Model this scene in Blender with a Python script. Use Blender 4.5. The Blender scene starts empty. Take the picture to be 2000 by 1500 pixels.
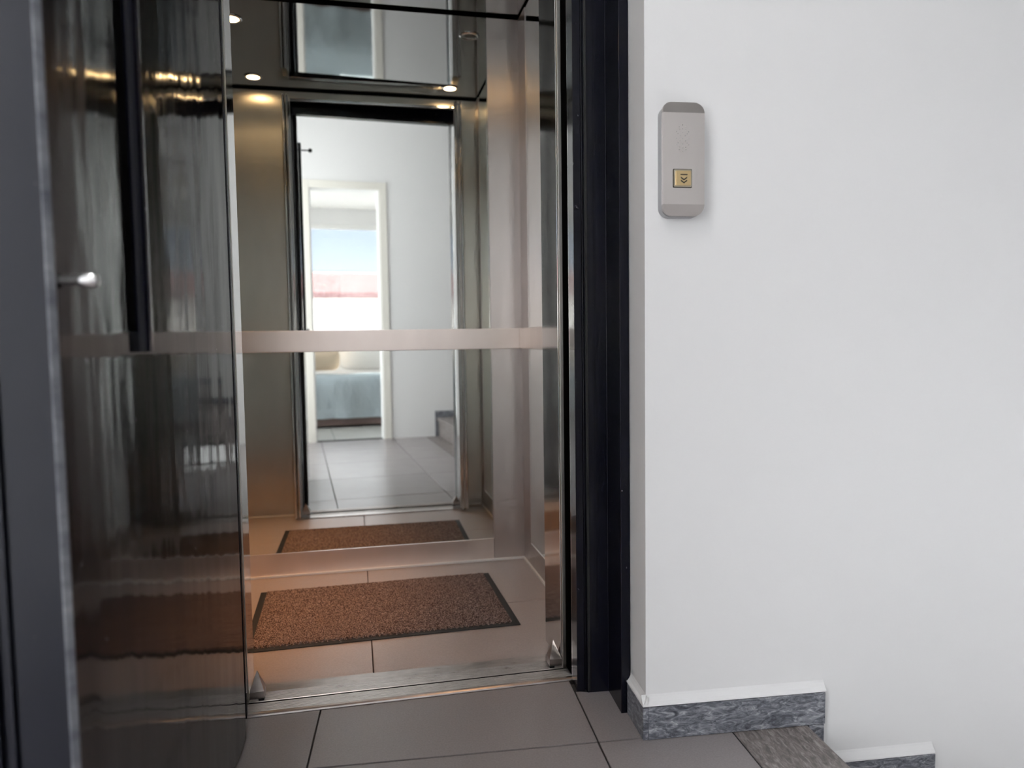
import bpy, bmesh, math, random
from math import sin, cos, radians, pi
from mathutils import Vector, Matrix

random.seed(7)
SC = bpy.context.scene
COL = SC.collection

# ------------------------------------------------------------------ camera
CAMH = 0.88
yaw, pitch, roll = radians(12.156), radians(3.608), radians(-0.80)
fwd = Vector((sin(yaw) * cos(pitch), cos(yaw) * cos(pitch), -sin(pitch)))
rgt = Vector((cos(yaw), -sin(yaw), 0))
upv = rgt.cross(fwd)
r2 = rgt * cos(roll) + upv * sin(roll)
u2 = -rgt * sin(roll) + upv * cos(roll)
cam = bpy.data.cameras.new('camera')
cam.sensor_width = 36.0
cam.sensor_fit = 'HORIZONTAL'
cam.lens = 36.0 * 1431.0 / 2000.0
cam.clip_start = 0.02
cam.clip_end = 200
cam.dof.use_dof = True
cam.dof.focus_distance = 1.8
cam.dof.aperture_fstop = 2.6
camo = bpy.data.objects.new('camera', cam)
COL.objects.link(camo)
camo.matrix_world = Matrix(((r2.x, u2.x, -fwd.x, 0), (r2.y, u2.y, -fwd.y, 0), (r2.z, u2.z, -fwd.z, CAMH), (0, 0, 0, 1)))
SC.camera = camo

# ------------------------------------------------------------------ landing frame of axes
# the car is square to the world axes; the landing (walls, tiles, door frame, rooms) is turned a few degrees
PHI = radians(4.2)
OX, OY = 0.498, 1.47
U = Vector((cos(PHI), -sin(PHI), 0))
V = Vector((sin(PHI), cos(PHI), 0))
def W(u, v, z=0.0):
    p = Vector((OX, OY, 0)) + U * u + V * v
    return Vector((p.x, p.y, z))
ML = Matrix.Translation((OX, OY, 0)) @ Matrix.Rotation(-PHI, 4, 'Z')

# ------------------------------------------------------------------ world, sun, exposure
world = bpy.data.worlds.new('sky')
SC.world = world
world.use_nodes = True
wn = world.node_tree.nodes
wn['Background'].inputs[0].default_value = (0.95, 0.97, 1.0, 1)
wn['Background'].inputs[1].default_value = 3.8

sun = bpy.data.lights.new('sun', 'SUN')
sun.energy = 13.0
sun.angle = radians(0.6)
sun.color = (1.0, 0.95, 0.88)
suno = bpy.data.objects.new('sun', sun)
COL.objects.link(suno)
sd = (V * 0.80 + U * 0.22 + Vector((0, 0, -0.62))).normalized()
suno.rotation_euler = sd.to_track_quat('-Z', 'Y').to_euler()

SC.view_settings.view_transform = 'Standard'
SC.view_settings.look = 'None'
SC.view_settings.gamma = 1.0
SC.view_settings.exposure = 0.86
SC.view_settings.use_curve_mapping = False
SC.cycles.max_bounces = 10
SC.cycles.use_adaptive_sampling = True
SC.cycles.adaptive_threshold = 0.10
SC.cycles.adaptive_min_samples = 16
SC.cycles.glossy_bounces = 8
SC.cycles.diffuse_bounces = 4
SC.cycles.transmission_bounces = 8
SC.cycles.sample_clamp_indirect = 6.0
SC.cycles.caustics_reflective = True
SC.cycles.blur_glossy = 0.5
SC.cycles.use_denoising = True

# ------------------------------------------------------------------ materials
MAT = {}
def new_mat(name, color=(0.8, 0.8, 0.8), rough=0.5, metal=0.0, spec=0.5, **kw):
    m = bpy.data.materials.new(name)
    m.use_nodes = True
    b = m.node_tree.nodes['Principled BSDF']
    b.inputs['Base Color'].default_value = (*color, 1)
    b.inputs['Roughness'].default_value = rough
    b.inputs['Metallic'].default_value = metal
    b.inputs['Specular IOR Level'].default_value = spec
    for k, v in kw.items():
        b.inputs[k.replace('_', ' ')].default_value = v
    MAT[name] = m
    return m
def nodes(m):
    nt = m.node_tree
    return nt, nt.nodes['Principled BSDF']
def coord(nt, scale=(1, 1, 1), kind='Object'):
    tc = nt.nodes.new('ShaderNodeTexCoord')
    mp = nt.nodes.new('ShaderNodeMapping')
    mp.inputs['Scale'].default_value = scale
    nt.links.new(tc.outputs[kind], mp.inputs['Vector'])
    return mp.outputs['Vector']
def noise(nt, vec, scale=5, detail=4, rough=0.5, dist=0.0):
    n = nt.nodes.new('ShaderNodeTexNoise')
    n.inputs['Scale'].default_value = scale
    n.inputs['Detail'].default_value = detail
    n.inputs['Roughness'].default_value = rough
    n.inputs['Distortion'].default_value = dist
    nt.links.new(vec, n.inputs['Vector'])
    return n.outputs['Fac']
def ramp(nt, fac, stops):
    r = nt.nodes.new('ShaderNodeValToRGB')
    e = r.color_ramp.elements
    while len(e) < len(stops):
        e.new(0.5)
    for i, (p, c) in enumerate(stops):
        e[i].position = p
        e[i].color = (*c, 1)
    nt.links.new(fac, r.inputs['Fac'])
    return r.outputs['Color']
def bump(nt, b, h, strength=0.1, dist=0.01):
    n = nt.nodes.new('ShaderNodeBump')
    n.inputs['Strength'].default_value = strength
    n.inputs['Distance'].default_value = dist
    nt.links.new(h, n.inputs['Height'])
    nt.links.new(n.outputs['Normal'], b.inputs['Normal'])
def maprange(nt, fac, lo, hi):
    n = nt.nodes.new('ShaderNodeMapRange')
    n.inputs['To Min'].default_value = lo
    n.inputs['To Max'].default_value = hi
    nt.links.new(fac, n.inputs['Value'])
    return n.outputs['Result']

def brushed(name, col, rough, scale, aniso=0.75):
    m = new_mat(name, col, rough, 1.0)
    nt, b = nodes(m)
    b.inputs['Anisotropic'].default_value = aniso
    tg = nt.nodes.new('ShaderNodeTangent')
    tg.direction_type = 'RADIAL'
    tg.axis = 'Z'
    nt.links.new(tg.outputs['Tangent'], b.inputs['Tangent'])
    v = coord(nt, scale)
    n1 = noise(nt, v, 1.0, 3)
    nt.links.new(maprange(nt, n1, rough * 0.93, rough * 1.07), b.inputs['Roughness'])
    n2 = noise(nt, coord(nt, (3, 3, 1.2)), 1.6, 3)
    nt.links.new(ramp(nt, n2, [(0.3, tuple(c * 0.9 for c in col)), (0.7, tuple(min(1, c * 1.06) for c in col))]), b.inputs['Base Color'])
    return m
brushed('steel_vertical', (0.68, 0.63, 0.61), 0.32, (110, 110, 1.2))
brushed('steel_front', (0.62, 0.60, 0.555), 0.30, (110, 110, 1.2))
m = brushed('steel_rail', (0.93, 0.85, 0.80), 0.36, (2, 2, 90), 0.3)
new_mat('steel_polished', (0.70, 0.69, 0.68), 0.09, 1.0)
new_mat('steel_chrome', (0.78, 0.78, 0.78), 0.12, 1.0)
m = new_mat('mirror_glass', (0.79, 0.81, 0.785), 0.0, 1.0)
m = new_mat('ceiling_steel', (0.44, 0.44, 0.435), 0.03, 1.0)
nt, b = nodes(m); bump(nt, b, noise(nt, coord(nt, (2, 2, 2)), 2.0, 1), 0.05, 0.004)
new_mat('black_gap', (0.004, 0.004, 0.004), 0.9, 0.0, 0.0)
new_mat('black_rubber', (0.012, 0.012, 0.013), 0.6)

m = new_mat('sill_alu', (0.66, 0.63, 0.60), 0.30, 1.0)
nt, b = nodes(m)
nt.links.new(maprange(nt, noise(nt, coord(nt, (14, 90, 90)), 1.0, 4), 0.26, 0.36), b.inputs['Roughness'])
nt.links.new(ramp(nt, noise(nt, coord(nt, (22, 60, 60)), 1.0, 6, 0.65), [(0.27, (0.16, 0.13, 0.115)), (0.37, (0.39, 0.35, 0.33)), (0.7, (0.50, 0.455, 0.435))]), b.inputs['Base Color'])

def enamel(name, base, rough, bstr, streak):
    m = new_mat(name, base, rough, 0.0, {'enamel_door': 0.50, 'enamel_frame': 0.26}.get(name, 0.28))
    nt, b = nodes(m)
    big = noise(nt, coord(nt, (3.2, 3.2, 1.0)), 2.2, 2, 0.5)
    fine = noise(nt, coord(nt, streak), 1.0, 4, 0.6)
    mx = nt.nodes.new('ShaderNodeMath'); mx.operation = 'MULTIPLY_ADD'
    nt.links.new(fine, mx.inputs[0]); mx.inputs[1].default_value = 0.07
    nt.links.new(big, mx.inputs[2])
    bump(nt, b, mx.outputs[0], bstr, 0.012)
    nt.links.new(maprange(nt, noise(nt, coord(nt, (10, 10, 4)), 2.0, 4), rough * 0.7, rough * 1.6), b.inputs['Roughness'])
    spk = noise(nt, coord(nt, (70, 70, 45)), 1.0, 2)
    nt.links.new(ramp(nt, spk, [(0.0, base), (0.745, base), (0.775, (0.18, 0.18, 0.19)), (1.0, (0.2, 0.2, 0.2))]), b.inputs['Base Color'])
    return m
enamel('enamel_door', (0.0045, 0.0045, 0.0065), 0.055, 0.22, (60, 60, 2.5))
enamel('enamel_frame', (0.004, 0.0045, 0.010), 0.15, 0.16, (70, 70, 3))
enamel('enamel_edge', (0.006, 0.007, 0.013), 0.34, 0.15, (60, 60, 5))

m = new_mat('worn_paint_highlight', (0.16, 0.17, 0.19), 0.35, 0.0, 0.5)  # rubbed paint, its grey lifted to paint in the edge highlight
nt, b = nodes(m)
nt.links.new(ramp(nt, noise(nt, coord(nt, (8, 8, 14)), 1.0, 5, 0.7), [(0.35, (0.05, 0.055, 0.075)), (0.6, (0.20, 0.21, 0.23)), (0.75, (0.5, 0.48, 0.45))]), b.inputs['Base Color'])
m = new_mat('floor_tile', (0.15, 0.135, 0.132), 0.36, 0.0, 0.5)
nt, b = nodes(m)
c1 = noise(nt, coord(nt, (1, 1, 1)), 260, 3, 0.6)
nt.links.new(ramp(nt, c1, [(0.3, (0.255, 0.230, 0.231)), (0.7, (0.315, 0.286, 0.286))]), b.inputs['Base Color'])
nt.links.new(maprange(nt, noise(nt, coord(nt, (1, 1, 1)), 6, 4), 0.25, 0.36), b.inputs['Roughness'])
bump(nt, b, c1, 0.05, 0.001)
m = new_mat('car_tile', (0.22, 0.195, 0.185), 0.33, 0.0, 0.5)
nt, b = nodes(m)
c1 = noise(nt, coord(nt, (1, 1, 1)), 260, 3, 0.6)
nt.links.new(ramp(nt, c1, [(0.3, (0.37, 0.32, 0.305)), (0.7, (0.45, 0.39, 0.375))]), b.inputs['Base Color'])
nt.links.new(maprange(nt, noise(nt, coord(nt, (1, 1, 1)), 6, 4), 0.28, 0.40), b.inputs['Roughness'])
new_mat('grout', (0.035, 0.033, 0.034), 0.9)
new_mat('bright_bead', (0.86, 0.85, 0.83), 0.35)

m = new_mat('wall_paint', (0.80, 0.80, 0.80), 0.55, 0.0, 0.35)
nt, b = nodes(m); bump(nt, b, noise(nt, coord(nt, (1, 1, 1)), 55, 4), 0.06, 0.004)
m = new_mat('ceiling_paint', (0.84, 0.84, 0.83), 0.7)
new_mat('trim_paint', (0.78, 0.76, 0.70), 0.4)
m = new_mat('granite_skirting', (0.2, 0.2, 0.22), 0.32)
nt, b = nodes(m)
w = noise(nt, coord(nt, (26, 26, 75)), 1.0, 8, 0.72, 1.6)
nt.links.new(ramp(nt, w, [(0.34, (0.03, 0.034, 0.045)), (0.46, (0.12, 0.127, 0.15)), (0.56, (0.26, 0.27, 0.30)), (0.67, (0.52, 0.53, 0.56))]), b.inputs['Base Color'])
bump(nt, b, w, 0.12, 0.002)
m = new_mat('granite_step', (0.2, 0.18, 0.17), 0.42)
nt, b = nodes(m)
w = noise(nt, coord(nt, (120, 32, 60)), 1.0, 6, 0.7, 0.8)
nt.links.new(ramp(nt, w, [(0.36, (0.11, 0.098, 0.095)), (0.52, (0.22, 0.192, 0.183)), (0.66, (0.40, 0.36, 0.35))]), b.inputs['Base Color'])

m = new_mat('mat_pile', (0.2, 0.13, 0.12), 0.95, 0.0, 0.1)
nt, b = nodes(m)
w = noise(nt, coord(nt, (1, 1, 1)), 330, 2, 0.7)
nt.links.new(ramp(nt, w, [(0.40, (0.035, 0.022, 0.022)), (0.5, (0.15, 0.105, 0.098)), (0.60, (0.46, 0.37, 0.34))]), b.inputs['Base Color'])

m = new_mat('panel_steel', (0.80, 0.755, 0.73), 0.36, 1.0)
nt, b = nodes(m)
nt.links.new(maprange(nt, noise(nt, coord(nt, (220, 220, 6)), 1.0, 3), 0.30, 0.44), b.inputs['Roughness'])
new_mat('panel_cap', (0.55, 0.515, 0.495), 0.40, 1.0)
new_mat('panel_housing', (0.42, 0.42, 0.43), 0.38, 0.9)
new_mat('brass', (0.86, 0.66, 0.36), 0.30, 1.0)
new_mat('brass_rim', (0.66, 0.60, 0.48), 0.28, 1.0)
new_mat('ink', (0.02, 0.015, 0.01), 0.5)
new_mat('emboss', (0.50, 0.46, 0.45), 0.45, 1.0)
new_mat('plain_white', (0.85, 0.85, 0.84), 0.6)
new_mat('linen_white', (0.88, 0.87, 0.85), 0.9, 0.0, 0.1)
new_mat('linen_beige', (0.70, 0.56, 0.42), 0.9, 0.0, 0.1)
m = new_mat('bedspread_blue', (0.80, 0.90, 0.95), 0.9, 0.0, 0.1)
nt, b = nodes(m); bump(nt, b, noise(nt, coord(nt, (4, 4, 2)), 4, 4), 0.5, 0.03)
new_mat('bed_wood', (0.16, 0.11, 0.10), 0.5)
m = new_mat('bedroom_tile', (0.50, 0.50, 0.48), 0.4)
new_mat('house_wall', (0.80, 0.77, 0.73), 0.8)
m = new_mat('roof_tile', (0.62, 0.26, 0.22), 0.9, 0.0, 0.0)
nt, b = nodes(m)
nt.links.new(ramp(nt, noise(nt, coord(nt, (6, 6, 6)), 3, 4), [(0.35, (0.17, 0.10, 0.102)), (0.65, (0.24, 0.165, 0.165))]), b.inputs['Base Color'])
m = new_mat('window_glass', (1, 1, 1), 0.0)
nt, b = nodes(m)
tb = nt.nodes.new('ShaderNodeBsdfTransparent'); gb = nt.nodes.new('ShaderNodeBsdfGlossy'); gb.inputs['Roughness'].default_value = 0.0
ms = nt.nodes.new('ShaderNodeMixShader'); ms.inputs[0].default_value = 0.06
nt.links.new(tb.outputs[0], ms.inputs[1]); nt.links.new(gb.outputs[0], ms.inputs[2])
nt.links.new(ms.outputs[0], nt.nodes['Material Output'].inputs['Surface'])
m = new_mat('sky_awning_cloth', (0.55, 0.60, 0.68), 0.9)
nt, b = nodes(m)
tl = nt.nodes.new('ShaderNodeBsdfTranslucent'); tl.inputs['Color'].default_value = (0.40, 0.45, 0.52, 1)
ms = nt.nodes.new('ShaderNodeMixShader'); ms.inputs[0].default_value = 0.5
nt.links.new(b.outputs[0], ms.inputs[1]); nt.links.new(tl.outputs[0], ms.inputs[2])
nt.links.new(ms.outputs[0], nt.nodes['Material Output'].inputs['Surface'])
def emit(name, col, s):
    m = new_mat(name, col, 0.5)
    nt, b = nodes(m)
    b.inputs['Emission Color'].default_value = (*col, 1)
    b.inputs['Emission Strength'].default_value = s
emit('lamp_lens_on', (1.0, 0.64, 0.31), 24.0)
new_mat('lamp_lens_off', (0.30, 0.30, 0.29), 0.15, 0.6)
emit('opal_glow', (1.0, 0.98, 0.97), 21.0)

# ------------------------------------------------------------------ builders
def link(name, me, mat, parent=None, frame=None):
    o = bpy.data.objects.new(name, me)
    COL.objects.link(o)
    if mat:
        me.materials.append(MAT[mat])
    if frame is not None:
        o.matrix_world = frame
    if parent is not None:
        o.parent = parent
        bpy.context.view_layer.update()
        o.matrix_parent_inverse = parent.matrix_world.inverted()
    return o
def empty(name, loc=(0, 0, 0), parent=None):
    o = bpy.data.objects.new(name, None)
    COL.objects.link(o)
    o.empty_display_size = 0.05
    o.location = loc
    if parent is not None:
        o.parent = parent
        bpy.context.view_layer.update()
        o.matrix_parent_inverse = parent.matrix_world.inverted()
    bpy.context.view_layer.update()
    return o
def tag(o, label, cat=None, kind=None, group=None):
    o['label'] = label
    if cat: o['category'] = cat
    if kind: o['kind'] = kind
    if group: o['group'] = group
    return o
def finish(bm, smooth=False):
    bmesh.ops.recalc_face_normals(bm, faces=bm.faces)
    me = bpy.data.meshes.new('mesh')
    bm.to_mesh(me)
    bm.free()
    if smooth:
        for p in me.polygons: p.use_smooth = True
    return me
def recentre(me):
    # put the mesh around its own origin; returns the offset
    xs = [v.co.copy() for v in me.vertices]
    lo = Vector((min(c.x for c in xs), min(c.y for c in xs), min(c.z for c in xs)))
    hi = Vector((max(c.x for c in xs), max(c.y for c in xs), max(c.z for c in xs)))
    c = Vector(((lo.x + hi.x) / 2, (lo.y + hi.y) / 2, lo.z))
    for v in me.vertices: v.co -= c
    return c
def put(name, me, mat, parent=None, L=False):
    c = recentre(me)
    base = L if isinstance(L, Matrix) else (ML if L else Matrix.Identity(4))
    return link(name, me, mat, parent, base @ Matrix.Translation(c))
def bm_box(bm, x0, x1, y0, y1, z0, z1, bev=0.0, seg=2):
    b2 = bmesh.new()
    bmesh.ops.create_cube(b2, size=1.0)
    for v in b2.verts:
        v.co = Vector(((x0 + x1) / 2 + v.co.x * (x1 - x0), (y0 + y1) / 2 + v.co.y * (y1 - y0), (z0 + z1) / 2 + v.co.z * (z1 - z0)))
    if bev > 0:
        bmesh.ops.bevel(b2, geom=list(b2.edges), offset=bev, segments=seg, affect='EDGES', profile=0.6)
    t = bpy.data.meshes.new('t'); b2.to_mesh(t); b2.free()
    bm.from_mesh(t); bpy.data.meshes.remove(t)
def box(name, mat, x0, x1, y0, y1, z0, z1, bev=0.0, parent=None, L=False, seg=2):
    bm = bmesh.new()
    bm_box(bm, x0, x1, y0, y1, z0, z1, bev, seg)
    return put(name, finish(bm), mat, parent, L)
def boxes(name, mat, lst, parent=None, L=False, bev=0.0):
    bm = bmesh.new()
    for b_ in lst: bm_box(bm, *b_, bev)
    return put(name, finish(bm), mat, parent, L)
def prism(name, mat, poly, z0, z1, parent=None, L=False, bev=0.0, axis='z', smooth=False):
    # poly in the plane across the axis; axis z: (x,y), axis x: (y,z), axis y: (x,z)
    bm = bmesh.new()
    def P(a, b_, c):
        return {'z': (a, b_, c), 'x': (c, a, b_), 'y': (a, c, b_)}[axis]
    lo = [bm.verts.new(P(a, b_, z0)) for a, b_ in poly]
    hi = [bm.verts.new(P(a, b_, z1)) for a, b_ in poly]
    n = len(poly)
    for i in range(n):
        bm.faces.new((lo[i], lo[(i + 1) % n], hi[(i + 1) % n], hi[i]))
    bm.faces.new(lo); bm.faces.new(list(reversed(hi)))
    if bev > 0:
        bmesh.ops.recalc_face_normals(bm, faces=bm.faces)
        bmesh.ops.bevel(bm, geom=list(bm.edges), offset=bev, segments=2, affect='EDGES', profile=0.6)
    return put(name, finish(bm, smooth), mat, parent, L)
def lathe(name, mat, prof, loc, parent=None, axis='z', seg=28, frame=None):
    # prof: list of (radius, height); axis of revolution
    bm = bmesh.new()
    rings = []
    for r, hgt in prof:
        ring = []
        for i in range(seg):
            a = 2 * pi * i / seg
            ring.append(bm.verts.new((r * cos(a), r * sin(a), hgt)))
        rings.append(ring)
    for k in range(len(rings) - 1):
        for i in range(seg):
            bm.faces.new((rings[k][i], rings[k][(i + 1) % seg], rings[k + 1][(i + 1) % seg], rings[k + 1][i]))
    bm.faces.new(rings[0]); bm.faces.new(list(reversed(rings[-1])))
    bmesh.ops.remove_doubles(bm, verts=bm.verts, dist=1e-5)
    me = finish(bm, True)
    for e in me.edges: pass
    if axis == 'x':
        me.transform(Matrix.Rotation(pi / 2, 4, 'Y'))
    elif axis == 'y':
        me.transform(Matrix.Rotation(-pi / 2, 4, 'X'))
    f = frame if frame is not None else Matrix.Identity(4)
    o = link(name, me, mat, parent, f @ Matrix.Translation(loc))
    try: me.set_sharp_from_angle(angle=radians(35))
    except Exception: pass
    return o

# ================================================================== THE LANDING
ZC = 2.90      # landing ceiling
VB = -2.418    # face of the far wall
def sillv(u, Y=1.756): return (Y - OY + u * sin(PHI)) / cos(PHI)

# floor: a grout bed with one tile object per tile
floor = boxes('floor', 'grout', [(-1.36, 0.478, VB - 0.11, 0.0, -0.20, -0.003), (-0.90, 0.11, 0.0, 0.225, -0.20, -0.003), (-0.3, 0.11, 0.226, 0.275, -0.020, -0.003)], L=True)
tag(floor, 'grey tiled landing floor in front of the elevator', 'floor', 'structure')
T, J = 0.617, 0.0022
ub = [-1.36, -1.234, -0.617, 0.0, 0.304]
vb = [VB, -1.851, -1.234, -0.617, 0.0]
for i in range(len(ub) - 1):
    for j in range(len(vb) - 1):
        box('tile', 'floor_tile', ub[i] + J, ub[i + 1] - J, vb[j] + J, vb[j + 1] - J, -0.012, 0.0, 0.0012, floor, True, 1)
for u0, u1 in ((-0.884, -0.617), (-0.617, 0.0)):
    prism('tile', 'floor_tile', [(u0 + J, J), (u1 - J, J), (u1 - J, sillv(u1)), (u0 + J, sillv(u0))], -0.012, 0.0, floor, True)
prism('tile', 'floor_tile', [(J, J), (0.107, J), (0.107, 0.109), (0.084, 0.109), (0.084, 0.219), (0.029, 0.222), (0.012, 0.228), (J, 0.228)], -0.012, 0.0, floor, True)
for v0, v1 in ((-1.20, -0.60), (-0.60, -0.0)):
    box('nosing_slab', 'granite_step', 0.304 + J, 0.480, v0 + J, v1 - J, -0.03, 0.0, 0.002, floor, True, 2)
box('nosing_slab', 'granite_step', 0.304 + J, 0.415, VB, -1.20 - J, -0.03, 0.0, 0.002, floor, True, 2)

# walls
wall_front = boxes('wall_front', 'wall_paint', [(0.107, 2.86, 0.0, 0.12, -2.2, 4.3), (-1.36, -0.884, 0.0, 0.12, -0.2, ZC), (-0.884, 0.107, 0.0, 0.12, 2.12, ZC)], L=True)
tag(wall_front, 'white plastered landing wall around the elevator opening, holding the call panel', 'wall', 'structure')
LV0, LV1, LZ0, LZ1 = -2.36, -0.95, 0.12, 2.45
wall_left = boxes('wall_left', 'wall_paint', [(-1.48, -1.36, VB, LV0, -0.2, ZC), (-1.48, -1.36, LV1, 0.12, -0.2, ZC), (-1.48, -1.36, LV0, LV1, -0.2, LZ0), (-1.48, -1.36, LV0, LV1, LZ1, ZC)], L=True)
tag(wall_left, 'white plastered wall at the left end of the landing', 'wall', 'structure')
DU0, DU1, DZ = -0.66, -0.070, 2.176
wall_back = boxes('wall_back', 'wall_paint', [(-2.4, DU0, VB - 0.11, VB, -0.2, ZC), (DU1, 2.86, VB - 0.11, VB, -2.2, 4.3), (DU0, DU1, VB - 0.11, VB, DZ, ZC)], L=True)
tag(wall_back, 'white wall with a doorway seen in the elevator mirror', 'wall', 'structure')
wall_right = box('wall_right', 'wall_paint', 2.86, 2.98, VB - 0.11, 0.12, -2.2, 4.3, 0, None, True)
tag(wall_right, 'white end wall of the stairwell', 'wall', 'structure')
ceiling = boxes('ceiling', 'ceiling_paint', [(-1.48, 0.50, VB - 0.11, 0.12, ZC, ZC + 0.1)], L=True)
tag(ceiling, 'white ceiling above the landing', 'ceiling', 'structure')
c2 = boxes('ceiling', 'ceiling_paint', [(0.50, 2.98, VB - 0.11, 0.12, 4.3, 4.4), (0.44, 0.50, VB - 0.11, 0.12, ZC + 0.1, 4.3)], L=True)
tag(c2, 'white ceiling above the stairwell', 'ceiling', 'structure')

# skirting
sk = empty('baseboard_front', W(0.107, 0))
tag(sk, 'veined grey granite skirting along the foot of the white wall', 'skirting', 'structure')
box('skirting_slab', 'granite_skirting', 0.109, 0.522, -0.013, 0.0, 0.001, 0.074, 0.0012, sk, True)
box('skirting_slab', 'granite_skirting', 0.0965, 0.1085, -0.013, 0.105, 0.001, 0.074, 0.0012, sk, True)
box('skirting_slab', 'granite_skirting', 0.484, 0.520, -0.012, 0.0, -0.17, 0.0, 0.0012, sk, True)
for k in range(5):
    u0 = 0.486 + 0.28 * k; z0 = -0.17 * (k + 1)
    box('skirting_slab', 'granite_skirting', u0 + 0.036, u0 + 0.312, -0.013, 0.0, z0 + 0.001, z0 + 0.074, 0.0012, sk, True)
    if k: box('skirting_slab', 'granite_skirting', u0 + 0.0, u0 + 0.033, -0.012, 0.0, z0, z0 + 0.169, 0.0012, sk, True)
# plaster lip that swells over the skirting
lp = [(0.0, 0.076), (-0.0135, 0.076), (-0.0125, 0.079), (-0.007, 0.084), (-0.002, 0.092), (0.0, 0.097)]
prism('plaster_lip', 'wall_paint', lp, 0.0965, 0.524, sk, True, 0, 'x')
prism('plaster_lip', 'wall_paint', [(0.107 + a * 0.8, b_) for a, b_ in lp], -0.0125, 0.107, sk, True, 0, 'y')
for k in range(5):
    u0 = 0.486 + 0.28 * k; z0 = -0.17 * (k + 1)
    prism('plaster_lip', 'wall_paint', [(a, b_ + z0) for a, b_ in lp], u0 + 0.036, u0 + 0.312, sk, True, 0, 'x')

# stairs
st = empty('staircase', W(0.48, -0.6))
tag(st, 'granite stairs going down from the landing beside the white wall', 'stairs')
for k in range(6):
    u0 = 0.478 + 0.28 * k; z = -0.17 * (k + 1)
    box('tread', 'granite_step', u0 - 0.0, u0 + 0.292, -1.19, -0.001, z - 0.03, z, 0.002, st, True)
    box('riser', 'granite_step', u0 - 0.012, u0 - 0.001, -1.19, -0.014, z, z + 0.139, 0, st, True)
box('half_landing', 'granite_step', 2.16, 2.86, VB, -0.001, -1.22, -1.19, 0, st, True)
su = empty('staircase', W(0.415, -1.8))
tag(su, 'granite stairs rising beside the doorway, seen at the right edge of the mirror', 'stairs')
for k in range(6):
    u0 = 0.415 + 0.28 * k; z = 0.17 * (k + 1)
    box('tread', 'granite_step', u0 - 0.015, u0 + 0.28, VB + 0.001, -1.25, z - 0.03, z, 0.002, su, True)
    box('riser', 'granite_step', u0, u0 + 0.012, VB + 0.001, -1.26, z - 0.17, z - 0.031, 0, su, True)
    box('stair_skirting', 'granite_skirting', u0 - 0.03, u0 + 0.25, VB + 0.0005, VB + 0.013, z + 0.001, z + 0.06, 0.001, su, True)
    if k < 1: box('stair_skirting', 'granite_skirting', u0 - 0.03, u0 - 0.001, VB + 0.0005, VB + 0.013, z - 0.17, z, 0.001, su, True)
box('flight_slab', 'wall_paint', 0.43, 2.1, -1.262, -1.245, 0.0, 0.02, 0, su, True)
box('half_landing', 'granite_step', 2.09, 2.86, VB, -0.001, 1.16, 1.19, 0, su, True)

# unseen ceiling lamp, added to brighten the landing walls
cl = empty('added_ceiling_lamp', W(-0.75, -0.95, ZC))
tag(cl, 'unseen round opal lamp added on the landing ceiling for more light', 'lamp')
lathe('lamp_base', 'plain_white', [(0.17, 0.0), (0.17, -0.025), (0.15, -0.03)], W(-0.75, -0.95, ZC), cl)
lathe('lamp_shade', 'opal_glow', [(0.155, -0.03), (0.155, -0.06), (0.12, -0.085), (0.05, -0.096), (0.001, -0.098)], W(-0.75, -0.95, ZC), cl)

# glazed opening at the left end of the landing
wl = empty('window_2', W(-1.42, (LV0 + LV1) / 2, LZ0))
tag(wl, 'tall glazed window at the left end of the landing, behind the open door', 'window', 'structure')
for a, b_, c_, d_ in ((LV0, LV1, LZ0, LZ0 + 0.05), (LV0, LV1, LZ1 - 0.05, LZ1), (LV0, LV0 + 0.05, LZ0 + 0.05, LZ1 - 0.05), (LV1 - 0.05, LV1, LZ0 + 0.05, LZ1 - 0.05), (-1.68, -1.63, LZ0 + 0.05, LZ1 - 0.05)):
    box('window_frame', 'plain_white', -1.45, -1.40, a, b_, c_, d_, 0.004, wl, True)
for a, b_ in ((LV0 + 0.05, -1.68), (-1.63, LV1 - 0.05)):
    box('pane', 'window_glass', -1.428, -1.422, a, b_, LZ0 + 0.05, LZ1 - 0.05, 0, wl, True)

# ================================================================== BLACK DOOR FRAME
tr = empty('trim_1', W(-0.39, 0.2))
tag(tr, 'black painted steel frame around the elevator opening', 'door frame', 'structure')
UI, UL = 0.006, -0.783
prof = [(0.0, 0.285), (0.0, 0.228), (0.019, 0.228), (0.019, 0.236), (0.024, 0.236), (0.024, 0.219), (0.078, 0.219), (0.078, 0.109), (0.1, 0.109), (0.1, 0.30), (0.03, 0.30)]
prism('jamb', 'enamel_frame', [(UI + a, b_) for a, b_ in prof], 0.0, 2.02, tr, True, 0.0012)
prism('jamb', 'enamel_frame', [(UL - a, b_) for a, b_ in prof[1:] + [(0.0, 0.24)]], 0.0, 2.02, tr, True, 0.0012)
box('rubber_seal', 'black_rubber', UI + 0.0245, UI + 0.030, 0.2135, 0.2185, 0.005, 2.0, 0.001, tr, True)
boxes('header', 'enamel_frame', [(UL - 0.1, UI + 0.1, 0.109, 0.222, 2.035, 2.12), (UL - 0.078, UI + 0.078, 0.2225, 0.262, 2.02, 2.12), (UL, UI, 0.2225, 0.262, 2.00, 2.0195)], tr, True, 0.0012)
# blank wall of the shaft behind the frame
sw = boxes('wall_shaft', 'black_gap', [(UI + 0.105, 2.0, 0.125, 0.26, -0.2, 2.6), (-2.0, UL - 0.105, 0.125, 0.205, -0.2, 2.6), (UL - 0.1, UI + 0.1, 0.125, 0.20, 2.125, 2.6), (-1.0, 0.3, 0.226, 0.34, -0.25, -0.021), (-1.0, 0.3, 0.34, 0.50, -0.25, -0.10)], L=True)
tag(sw, 'dark masonry of the lift shaft behind the door frame', 'wall', 'structure')

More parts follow.
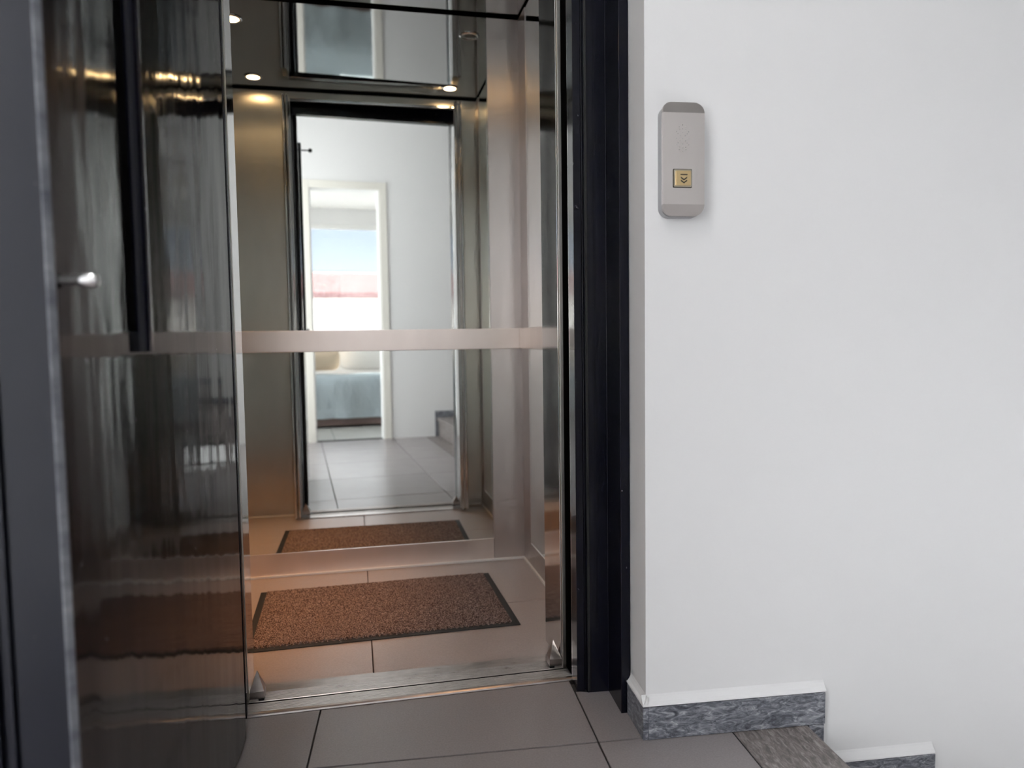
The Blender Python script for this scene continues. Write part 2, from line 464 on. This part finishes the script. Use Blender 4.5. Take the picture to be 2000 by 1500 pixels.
# ================================================================== LANDING DOOR (swung open to the left)
MD = Matrix.Translation(W(-0.763, 0.128)) @ Matrix.Rotation(radians(-3.0), 4, 'Z')
DF, DK = 0.0, -0.086
V0, V1, DH = -0.826, 0.0, 2.055
dr = empty('door_1', W(-0.80, 0.12))
tag(dr, 'glossy black steel elevator door swung open at the left', 'door', 'structure')
box('door_skin', 'enamel_door', DF - 0.008, DF, V0 + 0.0045, V1, 0.008, DH, 0.002, dr, MD)
prism('edge_channel', 'enamel_edge', [(DF + 0.0005, V0 + 0.004), (DF - 0.0035, V0), (DF - 0.053, V0), (DF - 0.053, V0 + 0.012), (DF - 0.060, V0 + 0.012), (DF - 0.060, V0 + 0.003), (DF - 0.067, V0 + 0.003), (DF - 0.067, V0 + 0.012), (DF - 0.074, V0 + 0.012), (DF - 0.074, V0 + 0.002), (DK, V0 + 0.002), (DK, V0 + 0.03), (DF - 0.0085, V0 + 0.03), (DF - 0.0085, V0 + 0.006), (DF + 0.0005, V0 + 0.006)], 0.008, DH, dr, MD, 0.0)
prism('worn_edge_highlight', 'worn_paint_highlight', [(DF + 0.0012, V0 + 0.0062), (DF + 0.0012, V0 + 0.0045), (DF - 0.0042, V0 - 0.0008), (DF - 0.0055, V0 - 0.0008), (DF - 0.0055, V0 + 0.002), (DF, V0 + 0.0062)], 0.008, DH, dr, MD)  # light strip paints the highlight along the rubbed door edge
box('door_core', 'enamel_edge', DK + 0.001, DF - 0.009, V0 + 0.031, V1, 0.010, DH - 0.002, 0.002, dr, MD)
# vertical half-round bar on the inner face, and the dark slot beside it
pr = []
for k in range(9):
    a = pi * k / 8
    pr.append((DF + 0.004 + 0.010 * sin(a), -0.566 - 0.022 * cos(a)))
pr = [(DF, -0.588)] + pr + [(DF, -0.544)]
prism('door_bar', 'enamel_frame', pr, 0.868, DH - 0.02, dr, MD, 0.0, smooth=False)
box('door_slot', 'black_gap', DF, DF + 0.0012, -0.616, -0.589, 0.895, DH - 0.02, 0, dr, MD)
stud = lathe('lock_stud', 'steel_chrome', [(0.0055, 0.0), (0.0055, 0.010), (0.0085, 0.0105), (0.0085, 0.022), (0.0065, 0.027), (0.002, 0.0285)], (DF, -0.782, 0.948), dr, 'x', 20, MD)
stud['label'] = 'small chrome stud'
hk = lathe('catch_pin', 'black_rubber', [(0.004, 0.0), (0.004, 0.055), (0.011, 0.057), (0.013, 0.066), (0.009, 0.076), (0.001, 0.078)], (DF, -0.70, 2.03), dr, 'x', 16, MD)
for z in (0.25, 1.05, 1.80):
    lathe('hinge_barrel', 'enamel_frame', [(0.012, 0.0), (0.012, 0.11)], (DK + 0.003, V1 + 0.012, z), dr, 'z', 14, MD)

# ================================================================== CALL PANEL
cp = empty('call_panel', W(0.180, 0.0, 1.126))
tag(cp, 'brushed steel elevator call panel with a brass down button on the white wall', 'call panel')
def rrect(x0, x1, z0, z1, r, n=6):
    pts = []
    for cx, cz, a0 in ((x1 - r, z1 - r, 0), (x0 + r, z1 - r, 90), (x0 + r, z0 + r, 180), (x1 - r, z0 + r, 270)):
        for k in range(n + 1):
            a = radians(a0 + 90 * k / n)
            pts.append((cx + r * cos(a), cz + r * sin(a)))
    return pts
PX0, PX1, PZ0, PZ1 = 0.137, 0.226, 1.128, 1.360
prism('housing', 'panel_housing', rrect(PX0 - 0.001, PX1 - 0.002, PZ0 - 0.002, PZ1 - 0.004, 0.021), -0.019, 0.0, cp, True, 0.0, 'y')
def slab_front(name, mat, za, zb, va, vb2, back, clip=None):
    # piece of the rounded plate between heights za..zb; front depth va at za to vb2 at zb
    bm = bmesh.new()
    pts = rrect(PX0, PX1, PZ0, PZ1, 0.020, 8)
    vs = [bm.verts.new((x, 0, z)) for x, z in pts]
    bm.faces.new(vs)
    for zz, keep in ((za, 1), (zb, -1)):
        g = list(bm.verts) + list(bm.edges) + list(bm.faces)
        bmesh.ops.bisect_plane(bm, geom=g, plane_co=(0, 0, zz), plane_no=(0, 0, keep), clear_inner=True)
    for v in bm.verts:
        t = (v.co.z - za) / (zb - za)
        v.co.y = va + (vb2 - va) * t
    bmesh.ops.recalc_face_normals(bm, faces=bm.faces)
    ex = bmesh.ops.extrude_face_region(bm, geom=list(bm.faces))
    for v in [e for e in ex['geom'] if isinstance(e, bmesh.types.BMVert)]:
        v.co.y = back
    return put(name, finish(bm), mat, cp, True)
slab_front('face_plate', 'panel_steel', 1.151, 1.337, -0.030, -0.030, -0.0195)
slab_front('end_cap', 'panel_cap', 1.337, 1.362, -0.030, -0.0225, -0.0195)
slab_front('end_cap', 'panel_cap', 1.127, 1.151, -0.0225, -0.030, -0.0195)
bt = empty('button', W(0.178, -0.030, 1.185), cp)
prism('button_surround', 'ink', rrect(0.1575, 0.1985, 1.1845, 1.2225, 0.002), -0.0308, -0.0300, bt, True, 0.0, 'y')
prism('button_rim', 'brass_rim', rrect(0.1590, 0.1970, 1.1860, 1.2210, 0.002), -0.0330, -0.0300, bt, True, 0.0, 'y')
prism('button_cap', 'brass', rrect(0.1625, 0.1945, 1.1885, 1.2185, 0.002), -0.0352, -0.0300, bt, True, 0.0004, 'y')
cx, fz = 0.1795, -0.0354
def sym(poly): return prism('arrow_mark', 'ink', poly, fz, -0.0350, bt, True, 0.0, 'y')
sym([(cx - 0.0075, 1.2115), (cx + 0.0075, 1.2115), (cx + 0.0075, 1.2092), (cx - 0.0075, 1.2092)])
for z in (1.2062, 1.2002):
    sym([(cx - 0.0068, z), (cx, z - 0.0046), (cx + 0.0068, z), (cx + 0.0068, z - 0.0030), (cx, z - 0.0078), (cx - 0.0068, z - 0.0030)])
dots = []
for k in range(6):
    a = radians(60 * k + 30)
    dots += [(0.027 * cos(a) * 0.55, 0.027 * sin(a)), (0.019 * cos(a) * 0.6, 0.019 * sin(a)), (0.011 * cos(a) * 0.6, 0.011 * sin(a))]
    a2 = a + radians(30)
    dots += [(0.019 * cos(a2) * 0.7, 0.021 * sin(a2))]
dots += [(0.007, 0.023), (-0.007, 0.023), (0.007, -0.023), (-0.007, -0.023), (0, 0.0)]
bm = bmesh.new()
for dx, dz in dots:
    r = 0.0013 + 0.0006 * random.random()
    mm = Matrix.Translation((0.1785 + dx, -0.0300, 1.285 + dz)) @ Matrix.Diagonal((1, 0.5, 1, 1))
    bmesh.ops.create_icosphere(bm, subdivisions=1, radius=r, matrix=mm)
spk = put('embossed_dots', finish(bm), 'emboss', cp, True)

# ================================================================== LANDING SILL
sl = empty('trim_2', (0.128, 1.78, 0))
tag(sl, 'worn ribbed aluminium threshold strip at the landing edge', 'threshold', 'structure')
pf = [(1.757, -0.02), (1.757, 0.0015), (1.7585, 0.0045), (1.762, 0.0065), (1.7675, 0.0070)]
y = 1.7705
for k in range(7):
    pf += [(y, 0.0070), (y + 0.0008, 0.0052), (y + 0.0026, 0.0052), (y + 0.0034, 0.0070)]
    y += 0.0060
pf += [(1.8125, 0.0070), (1.8125, -0.02)]
prism('threshold_strip', 'sill_alu', pf, -0.300, 0.560, sl, False, 0, 'x')
def lining(x_face, side):
    # bright rounded lining between the black frame and the car
    s = side
    pts = [(x_face + s * 0.004, 1.706), (x_face, 1.712), (x_face, 1.762), (x_face + s * 0.0015, 1.768), (x_face + s * 0.005, 1.772), (x_face + s * 0.020, 1.772), (x_face + s * 0.020, 1.706)]
    return prism('jamb_lining', 'steel_chrome', pts, 0.008, 2.03, sl, False, 0.001)
lining(0.5265, 1)
lining(-0.271, -1)
boxes('shaft_edge', 'black_gap', [(0.529, 0.70, 1.774, 1.822, 0.008, 2.6), (-0.70, -0.2745, 1.774, 1.822, 0.008, 2.6), (-0.2745, 0.529, 1.774, 1.822, 2.06, 2.6)], sl)

# ================================================================== ELEVATOR CAR
XL, XR, YF, YB, H = -0.575, 0.650, 1.836, 2.8135, 2.102
car = empty('elevator_car', (0.0375, 2.33, 0))
tag(car, 'mirrored stainless steel elevator car with tiled floor behind the open door', 'elevator')
cf = boxes('car_floor', 'grout', [(XL - 0.01, XR + 0.01, 1.9165, YB + 0.01, -0.03, -0.002), (XL - 0.01, -0.301, 1.826, 1.9165, -0.03, -0.002), (0.561, XR + 0.01, 1.826, 1.9165, -0.03, -0.002)], car)
for x0, x1 in ((XL, -0.300), (0.560, XR)):
    box('car_floor_tile', 'car_tile', x0 + 0.0015, x1 - 0.0015, 1.828, 1.9178, -0.010, 0.0, 0.001, cf, False, 1)
for x0, x1 in ((XL, 0.029), (0.029, XR)):
    for y0, y1 in ((1.918, 2.340), (2.340, YB)):
        box('car_floor_tile', 'car_tile', x0 + 0.0015, x1 - 0.0015, y0 + 0.0015, y1 - 0.0015, -0.010, 0.0, 0.001, cf, False, 1)
# car sill
cs = [(1.9165, -0.02), (1.9165, 0.0035), (1.875, 0.0035), (1.8742, 0.001), (1.8728, 0.001), (1.872, 0.0035)]
y = 1.869
for k in range(6):
    cs += [(y, 0.0035), (y - 0.0008, 0.0015), (y - 0.0026, 0.0015), (y - 0.0034, 0.0035)]
    y -= 0.0065
cs += [(1.8300, 0.0035), (1.8285, 0.0020), (1.8285, -0.02)]
box('sill_gap', 'black_gap', -0.300, 0.560, 1.8130, 1.8280, -0.02, 0.0012, 0, car)
prism('car_sill', 'sill_alu', cs, -0.300, 0.560, car, False, 0, 'x')
# shell behind the panels
boxes('car_shell', 'black_gap', [(XL - 0.02, XR + 0.02, YB + 0.008, YB + 0.02, -0.03, H + 0.03), (XL - 0.02, XL - 0.008, 1.83, YB + 0.008, -0.03, H + 0.03), (XR + 0.008, XR + 0.02, 1.83, YB + 0.008, -0.03, H + 0.03), (XL - 0.008, XR + 0.008, 1.83, YB + 0.008, H + 0.012, H + 0.03)], car)
CW = 0.126
ZK, ZM0, ZM1, ZT = 0.089, 0.838, 0.917, 2.092
# back wall
box('upper_mirror', 'mirror_glass', XL + CW, XR - CW, YB, YB + 0.006, ZM1, ZT, 0, car)
box('lower_mirror', 'mirror_glass', XL + CW, XR - CW, YB, YB + 0.006, ZK, ZM0, 0, car)
box('mirror_edge', 'steel_chrome', XR - CW - 0.003, XR - CW + 0.001, YB - 0.0015, YB + 0.006, ZK, ZT, 0, car)
box('mirror_edge', 'steel_chrome', XL + CW - 0.001, XL + CW + 0.003, YB - 0.0015, YB + 0.006, ZK, ZT, 0, car)
box('kick_plate', 'steel_rail', XL + CW, XR - CW, YB - 0.003, YB + 0.006, 0.0, ZK, 0.001, car)
box('corner_column', 'steel_vertical', XR - CW + 0.001, XR - 0.001, YB - 0.003, YB + 0.006, 0.0, ZT, 0.001, car)
box('corner_column', 'steel_vertical', XL + 0.001, XL + CW - 0.001, YB - 0.003, YB + 0.006, 0.0, ZT, 0.001, car)
box('handrail_band', 'steel_rail', XL + 0.02, XR - 0.002, YB - 0.0155, YB - 0.0035, ZM0, ZM1, 0.002, car)
# side walls: mirror between columns
for s, X in ((1, XR), (-1, XL)):
    a, b_ = (X, X + 0.006) if s > 0 else (X - 0.006, X)
    box('side_mirror', 'mirror_glass', a, b_, 1.90, YB - 0.116, ZM1, ZT, 0, car)
    box('side_mirror', 'mirror_glass', a, b_, 1.90, YB - 0.116, ZK, ZM0, 0, car)
    c_, d_ = (X - 0.003, X + 0.006) if s > 0 else (X - 0.006, X + 0.003)
    box('corner_column', 'steel_vertical', c_, d_, YB - 0.115, YB - 0.004, 0.0, ZT, 0.001, car)
    box('corner_column', 'steel_vertical', c_, d_, YF, 1.899, 0.0, ZT, 0.001, car)
    box('kick_plate', 'steel_vertical', c_, d_, 1.90, YB - 0.116, 0.0, ZK, 0.001, car)
    c_, d_ = (X - 0.0155, X - 0.0035) if s > 0 else (X + 0.0035, X + 0.0155)
    box('handrail_band', 'steel_rail', c_, d_, 1.95, YB - 0.017, ZM0, ZM1, 0.002, car)
    c_, d_ = (X - 0.011, X - 0.0035) if s > 0 else (X + 0.0035, X + 0.011)
    box('floor_bead', 'bright_bead', c_, d_, YF + 0.008, YB - 0.011, 0.0, 0.009, 0.002, car)
box('floor_bead', 'bright_bead', XL + 0.0035, XR - 0.0035, YB - 0.011, YB - 0.0035, 0.0, 0.009, 0.002, car)
box('floor_bead', 'bright_bead', XL + 0.012, -0.31, YF, YF + 0.0075, 0.0, 0.009, 0.002, car)
box('floor_bead', 'bright_bead', 0.565, XR - 0.012, YF, YF + 0.0075, 0.0, 0.009, 0.002, car)
# front returns and transom
box('front_panel', 'steel_front', XL, -0.272, 1.827, YF, 0.0, ZT, 0.001, car)
box('front_panel', 'steel_front', 0.521, XR, 1.827, YF, 0.0, ZT, 0.001, car)
box('transom', 'steel_front', -0.2715, 0.5205, 1.827, YF, 2.048, ZT, 0.001, car)
box('transom_lip', 'steel_chrome', -0.2715, 0.5205, YF + 0.0005, YF + 0.012, 2.046, 2.058, 0.002, car)
# ceiling, with a dark shadow gap round it
box('car_ceiling', 'ceiling_steel', XL + 0.006, XR - 0.006, YF + 0.006, YB - 0.008, H, H + 0.01, 0, car)
LIT = ((-0.42, 2.615, 1), (-0.42, 1.985, 1), (0.495, 1.985, 1), (0.492, 2.615, 0))
for k, (x, y, on) in enumerate(LIT):
    dl = empty('downlight', (x, y, H), car)
    lathe('lamp_ring', 'steel_chrome', [(0.041, 0.0), (0.041, -0.003), (0.037, -0.006), (0.031, -0.005), (0.028, -0.001)], (x, y, H), dl)
    lathe('lamp_lens', 'lamp_lens_on' if on else 'lamp_lens_off', [(0.027, -0.0012), (0.027, -0.004), (0.012, -0.006), (0.001, -0.0065)], (x, y, H), dl)
    if on:
        sp = bpy.data.lights.new('downlight_lamp', 'SPOT')
        sp.energy = 3.0 if x > 0 else (42.0 if y > 2.3 else 14.0)
        sp.color = (1.0, 0.46, 0.17)
        sp.spot_size = radians(46)
        sp.spot_blend = 0.9
        sp.shadow_soft_size = 0.022
        so = bpy.data.objects.new('downlight_lamp', sp)
        COL.objects.link(so)
        so.location = (x, y, H - 0.03)
        so.parent = dl
        bpy.context.view_layer.update()
        so.matrix_parent_inverse = dl.matrix_world.inverted()
# folded car doors: each a pair of narrow leaves standing into the car
def leaf(parent, xa, ya, xb, yb, t, side):
    # a leaf from (xa,ya) to (xb,yb), thickness t towards side
    d = Vector((xb - xa, yb - ya, 0)); n = Vector((d.y, -d.x, 0)).normalized() * (t * side)
    poly = [(xa, ya), (xb, yb), (xb + n.x, yb + n.y), (xa + n.x, ya + n.y)]
    prism('door_leaf', 'steel_polished', poly, 0.018, 2.04, parent, False, 0.001)
fd = empty('folding_door', (0.52, 1.86, 0), car)
leaf(fd, 0.5190, 1.838, 0.5125, 1.972, 0.014, 1)
leaf(fd, 0.5375, 1.838, 0.531, 1.968, 0.014, 1)
lathe('leaf_post', 'steel_chrome', [(0.007, 0.012), (0.007, 2.042)], (0.5235, 1.976, 0), fd, 'z', 14)
lathe('leaf_post', 'steel_chrome', [(0.006, 0.012), (0.006, 2.042)], (0.545, 1.976, 0), fd, 'z', 14)
fd2 = empty('folding_door', (-0.28, 1.86, 0), car)
leaf(fd2, -0.2735, 1.838, -0.2725, 1.940, 0.011, -1)
leaf(fd2, -0.2875, 1.838, -0.2875, 1.940, 0.010, -1)
lathe('leaf_post', 'steel_chrome', [(0.0065, 0.010), (0.0065, 2.042)], (-0.295, 1.948, 0), fd2, 'z', 14)
lathe('leaf_post', 'steel_chrome', [(0.0050, 0.010), (0.0050, 2.042)], (-0.2785, 1.946, 0), fd2, 'z', 14)
# pointed bottom guides on the sill
def guide(x0, s):
    bm = bmesh.new()
    w, d0, d1 = 0.034, 1.829, 1.862
    x1 = x0 + s * w
    b0 = [bm.verts.new(p) for p in ((x0, d0, 0.010), (x1, d0, 0.010), (x1, d1, 0.010), (x0, d1, 0.010))]
    b1 = [bm.verts.new(p) for p in ((x0, d0, 0.026), (x1, d0, 0.028), (x1, d1, 0.028), (x0, d1, 0.030))]
    ap = bm.verts.new((x0 + s * 0.014, d1 + 0.004, 0.066))
    bm.faces.new(b0)
    for i in range(4):
        bm.faces.new((b0[i], b0[(i + 1) % 4], b1[(i + 1) % 4], b1[i]))
        bm.faces.new((b1[i], b1[(i + 1) % 4], ap))
    put('pivot_guide', finish(bm), 'sill_alu', car)
    xa, xb = sorted((x0 + s * 0.020, x0 + s * 0.033))
    box('guide_foot', 'black_rubber', xa, xb, d0 + 0.001, d0 + 0.02, 0.0035, 0.0098, 0.001, car)
guide(-0.2695, 1)
guide(0.5195, -1)

# ================================================================== DOORMAT
mt = empty('doormat', (0.070, 2.39, 0))
tag(mt, 'brown speckled doormat with black rubber border on the elevator floor', 'doormat')
MX, MY = 0.405, 0.255
MM = Matrix.Translation((0.070, 2.393, 0)) @ Matrix.Rotation(radians(0.9), 4, 'Z')
bm = bmesh.new(); bm_box(bm, -MX, MX, -MY, MY, 0.0005, 0.0035, 0.001, 1)
link('rubber_base', finish(bm), 'black_rubber', mt, MM)
NX, NY = 230, 150
bm = bmesh.new()
grid = []
for j in range(NY + 1):
    row = []
    for i in range(NX + 1):
        x = -MX + 0.020 + (2 * MX - 0.040) * i / NX
        t = j / NY
        y0 = -MY + 0.021 + 0.0050 * sin(x * 2 * pi / 0.0165)
        y = y0 + (MY - 0.004 - y0) * t
        edge = min(i, NX - i, j, NY - j)
        z = 0.0080 + 0.0022 * (random.random() - 0.5) + 0.0008 * sin(x * 9) * sin(y * 11)
        if edge == 0: z = 0.003
        row.append(bm.verts.new((x + random.uniform(-0.0008, 0.0008) * (edge > 0), y + random.uniform(-0.0008, 0.0008) * (edge > 0), z)))
    grid.append(row)
for j in range(NY):
    for i in range(NX):
        bm.faces.new((grid[j][i], grid[j][i + 1], grid[j + 1][i + 1], grid[j + 1][i]))
link('pile', finish(bm), 'mat_pile', mt, MM)

# ================================================================== ROOM BEHIND THE DOORWAY (seen in the mirrors)
dw = empty('trim_3', W(-0.365, VB))
tag(dw, 'cream painted casing of the doorway seen in the mirror', 'door casing', 'structure')
box('casing', 'trim_paint', DU1 - 0.0, DU1 + 0.065, VB, VB + 0.012, 0.0, DZ + 0.065, 0.003, dw, True)
box('casing', 'trim_paint', DU0 - 0.065, DU0, VB, VB + 0.012, 0.0, DZ + 0.065, 0.003, dw, True)
box('casing', 'trim_paint', DU0, DU1, VB, VB + 0.012, DZ, DZ + 0.065, 0.003, dw, True)
box('door_lining', 'plain_white', DU0, DU0 + 0.012, VB - 0.11, VB - 0.001, 0.0, DZ, 0, dw, True)
box('door_lining', 'plain_white', DU1 - 0.012, DU1, VB - 0.11, VB - 0.001, 0.0, DZ, 0, dw, True)
VW = -5.1
fb = box('floor', 'grout', -2.4, 1.4, VW, VB - 0.112, -0.2, -0.003, 0, None, True)
tag(fb, 'pale tiled floor of the bedroom seen through the doorway in the mirror', 'floor', 'structure')
for i in range(6):
    for j in range(4):
        u0 = -2.4 + 0.635 * i; v0 = VW + 0.643 * j
        box('tile', 'bedroom_tile', u0 + J, u0 + 0.635 - J, v0 + J, min(v0 + 0.643, VB - 0.112) - J, -0.012, 0.0, 0, fb, True)
SV0, SV1, SZ0, SZ1 = -3.55, -2.62, 0.10, 2.25
wb = boxes('wall_bedroom', 'wall_paint', [(-2.5, -2.4, VW - 0.12, SV0, -0.2, 2.6), (-2.5, -2.4, SV1, VB - 0.112, -0.2, 2.6), (-2.5, -2.4, SV0, SV1, -0.2, SZ0), (-2.5, -2.4, SV0, SV1, SZ1, 2.6), (1.4, 1.5, VW - 0.12, VB - 0.112, -0.2, 2.6)], L=True)
tag(wb, 'white side walls of the bedroom', 'wall', 'structure')
WU0, WU1, WZ0, WZ1 = -1.9, 1.15, 0.80, 2.276
ww = boxes('wall_window', 'wall_paint', [(-2.4, WU0, VW - 0.12, VW, -0.2, 2.6), (WU1, 1.4, VW - 0.12, VW, -0.2, 2.6), (WU0, WU1, VW - 0.12, VW, -0.2, WZ0), (WU0, WU1, VW - 0.12, VW, WZ1, 2.6)], L=True)
tag(ww, 'white bedroom wall with a wide window', 'wall', 'structure')
cb = box('ceiling', 'ceiling_paint', -2.5, 1.5, VW - 0.12, VB - 0.112, 2.47, 2.6, 0, None, True)
tag(cb, 'white bedroom ceiling', 'ceiling', 'structure')
wi = empty('window_1', W(-0.37, VW, WZ0))
tag(wi, 'wide bedroom window above the bed, seen in the mirror', 'window', 'structure')
for a, b_, c_, d_ in ((WU0, WU1, WZ0, WZ0 + 0.05), (WU0, WU1, WZ1 - 0.05, WZ1)):
    box('window_frame', 'plain_white', a, b_, VW - 0.08, VW - 0.03, c_, d_, 0.004, wi, True)
for a in (WU0, -0.86, 0.42, WU1 - 0.05):
    box('window_frame', 'plain_white', a, a + 0.05, VW - 0.08, VW - 0.03, WZ0 + 0.05, WZ1 - 0.05, 0.004, wi, True)
for a, b_ in ((WU0 + 0.05, -0.86), (-0.81, 0.42), (0.47, WU1 - 0.05)):
    box('pane', 'window_glass', a, b_, VW - 0.058, VW - 0.052, WZ0 + 0.05, WZ1 - 0.05, 0, wi, True)
box('window_sill', 'plain_white', WU0 - 0.03, WU1 + 0.03, VW - 0.02, VW + 0.10, WZ0 - 0.04, WZ0, 0.006, wi, True)
wj = empty('added_window_3', W(-2.45, (SV0 + SV1) / 2, SZ0))  # unseen opening added so daylight reaches the front of the bed
tag(wj, 'unseen glazed balcony door added in the bedroom side wall to brighten the bed', 'window', 'structure')
for a, b_, c_, d_ in ((SV0, SV1, SZ0, SZ0 + 0.06), (SV0, SV1, SZ1 - 0.06, SZ1), (SV0, SV0 + 0.06, SZ0 + 0.06, SZ1 - 0.06), (SV1 - 0.06, SV1, SZ0 + 0.06, SZ1 - 0.06)):
    box('window_frame', 'plain_white', -2.47, -2.42, a, b_, c_, d_, 0.004, wj, True)
box('pane', 'window_glass', -2.448, -2.442, SV0 + 0.06, SV1 - 0.06, SZ0 + 0.06, SZ1 - 0.06, 0, wj, True)
# bed, side on to the doorway
bd = empty('bed', W(-0.40, -4.1))
tag(bd, 'bed with a pale blue bedspread seen through the doorway in the mirror', 'bed')
box('bed_base', 'bed_wood', -1.45, 0.75, -4.85, -3.43, 0.02, 0.14, 0.01, bd, True)
for u0 in (-1.40, 0.62):
    for v0 in (-4.80, -3.54): box('leg', 'bed_wood', u0, u0 + 0.06, v0, v0 + 0.06, 0.0, 0.02, 0, bd, True)
box('mattress', 'linen_white', -1.46, 0.76, -4.88, -3.43, 0.14, 0.46, 0.05, bd, True, 4)
bm = bmesh.new()
prof_b = [(-3.405, 0.095), (-3.400, 0.20), (-3.398, 0.32), (-3.402, 0.42), (-3.415, 0.475), (-3.45, 0.505), (-3.55, 0.512), (-3.80, 0.512), (-4.1, 0.508), (-4.35, 0.50)]
rows = []
for i in range(61):
    u = -1.50 + 2.30 * i / 60
    rw = []
    for k, (v, z) in enumerate(prof_b):
        amp = max(0, 1 - k / 5) * 0.018
        ww2 = amp * (sin(u * 17 + z * 6) + 0.6 * sin(u * 31 - z * 9 + 1))
        rw.append(bm.verts.new((u, v + ww2, z + (0.006 * sin(u * 11 + v * 7) if k > 5 else 0))))
    rows.append(rw)
for i in range(60):
    for k in range(len(prof_b) - 1):
        bm.faces.new((rows[i][k], rows[i + 1][k], rows[i + 1][k + 1], rows[i][k + 1]))
ex = bmesh.ops.solidify(bm, geom=list(bm.faces), thickness=0.012)
put('bedspread', finish(bm, True), 'bedspread_blue', bd, True)
def pillow(name, mat, u, v, z, sx, sy, sz, rx, label):
    bm = bmesh.new()
    bmesh.ops.create_uvsphere(bm, u_segments=28, v_segments=16, radius=1.0)
    for p in bm.verts:
        x, yq, zq = p.co
        fx = math.copysign(abs(x) ** 0.45, x); fy = math.copysign(abs(yq) ** 0.45, yq)
        e = max(abs(fx), abs(fy))
        p.co = Vector((fx * sx, fy * sy, zq * sz * (1 - 0.35 * e ** 4)))
    me = finish(bm, True)
    o = link(name, me, mat, None, ML @ Matrix.Translation((u, v, z)) @ Matrix.Rotation(rx, 4, 'X'))
    return tag(o, label, 'pillow' if name == 'pillow' else 'cushion')
pillow('pillow', 'linen_white', 0.02, -4.70, 0.70, 0.36, 0.20, 0.09, radians(62), 'white pillow at the right on the bed seen in the mirror')
pillow('pillow', 'linen_white', -0.80, -4.70, 0.70, 0.36, 0.20, 0.09, radians(62), 'white pillow at the left on the bed seen in the mirror')
pillow('cushion', 'linen_beige', -0.52, -4.42, 0.66, 0.19, 0.14, 0.07, radians(55), 'small beige cushion leaning before the white pillows')

# ================================================================== OUTSIDE THE WINDOW
hs = empty('neighbour_house', W(-0.5, -11, -4))
tag(hs, 'low white house with a red tiled roof outside the bedroom window', 'house')
box('house_wall', 'house_wall', -9, 8, -14, -9.2, -5, 1.62, 0, hs, True)
prism('house_roof', 'roof_tile', [(-8.9, 1.62), (-8.9, 1.70), (-11.8, 2.52), (-14.4, 1.70), (-14.4, 1.62)], -9.3, 8.3, hs, True, 0, 'x')
for z in (1.05, 1.30):
    box('moulding', 'house_wall', -9, 8, -9.2, -9.12, z, z + 0.06, 0, hs, True)
for k in range(5):
    fr = box('house_window', 'plain_white', -7.5 + 3 * k, -6.5 + 3 * k, -9.2, -9.16, -1.2, 0.4, 0, hs, True)
gd = box('ground', 'grout', -40, 40, -60, -5.4, -5.2, -5.0, 0, None, True)
tag(gd, 'dark ground far below the bedroom window', 'ground', 'structure')

aw = empty('sky_awning', W(-0.37, -5.5, 1.75))  # added cloth that dims the upper window to a pale sky tone
tag(aw, 'pale blue fabric awning added outside the bedroom window in place of the pale sky, seen in the mirror', 'sky_awning')
prism('sky_awning_fabric', 'sky_awning_cloth', [(-5.23, 2.50), (-5.23, 2.504), (-5.62, 1.764), (-5.62, 1.760)], WU0 - 0.3, WU1 + 0.3, aw, True, 0, 'x')
lathe('sky_awning_bar', 'plain_white', [(0.015, -1.83), (0.015, 1.83)], ((WU0 + WU1) / 2, -5.62, 1.755), aw, 'x', 12, ML)
for u_ in (WU0 - 0.25, WU1 + 0.25):
    box('sky_awning_arm', 'plain_white', u_ - 0.012, u_ + 0.012, -5.62, -5.22, 1.74, 1.764, 0, aw, True)

# daylight portals in the window openings (sampling guides only, they give no light of their own)
def portal(loc, direction, sx, sy):
    pl = bpy.data.lights.new('window_portal', 'AREA')
    pl.shape = 'RECTANGLE'; pl.size = sx; pl.size_y = sy
    pl.cycles.is_portal = True
    po = bpy.data.objects.new('window_portal', pl)
    COL.objects.link(po)
    po.location = loc
    po.rotation_euler = direction.to_track_quat('-Z', 'Z').to_euler()
portal(W((WU0 + WU1) / 2, VW - 0.10, (WZ0 + WZ1) / 2), V, WU1 - WU0, WZ1 - WZ0)
portal(W(-1.46, (LV0 + LV1) / 2, (LZ0 + LZ1) / 2), U, LV1 - LV0, LZ1 - LZ0)
portal(W(-2.49, (SV0 + SV1) / 2, (SZ0 + SZ1) / 2), U, SV1 - SV0, SZ1 - SZ0)
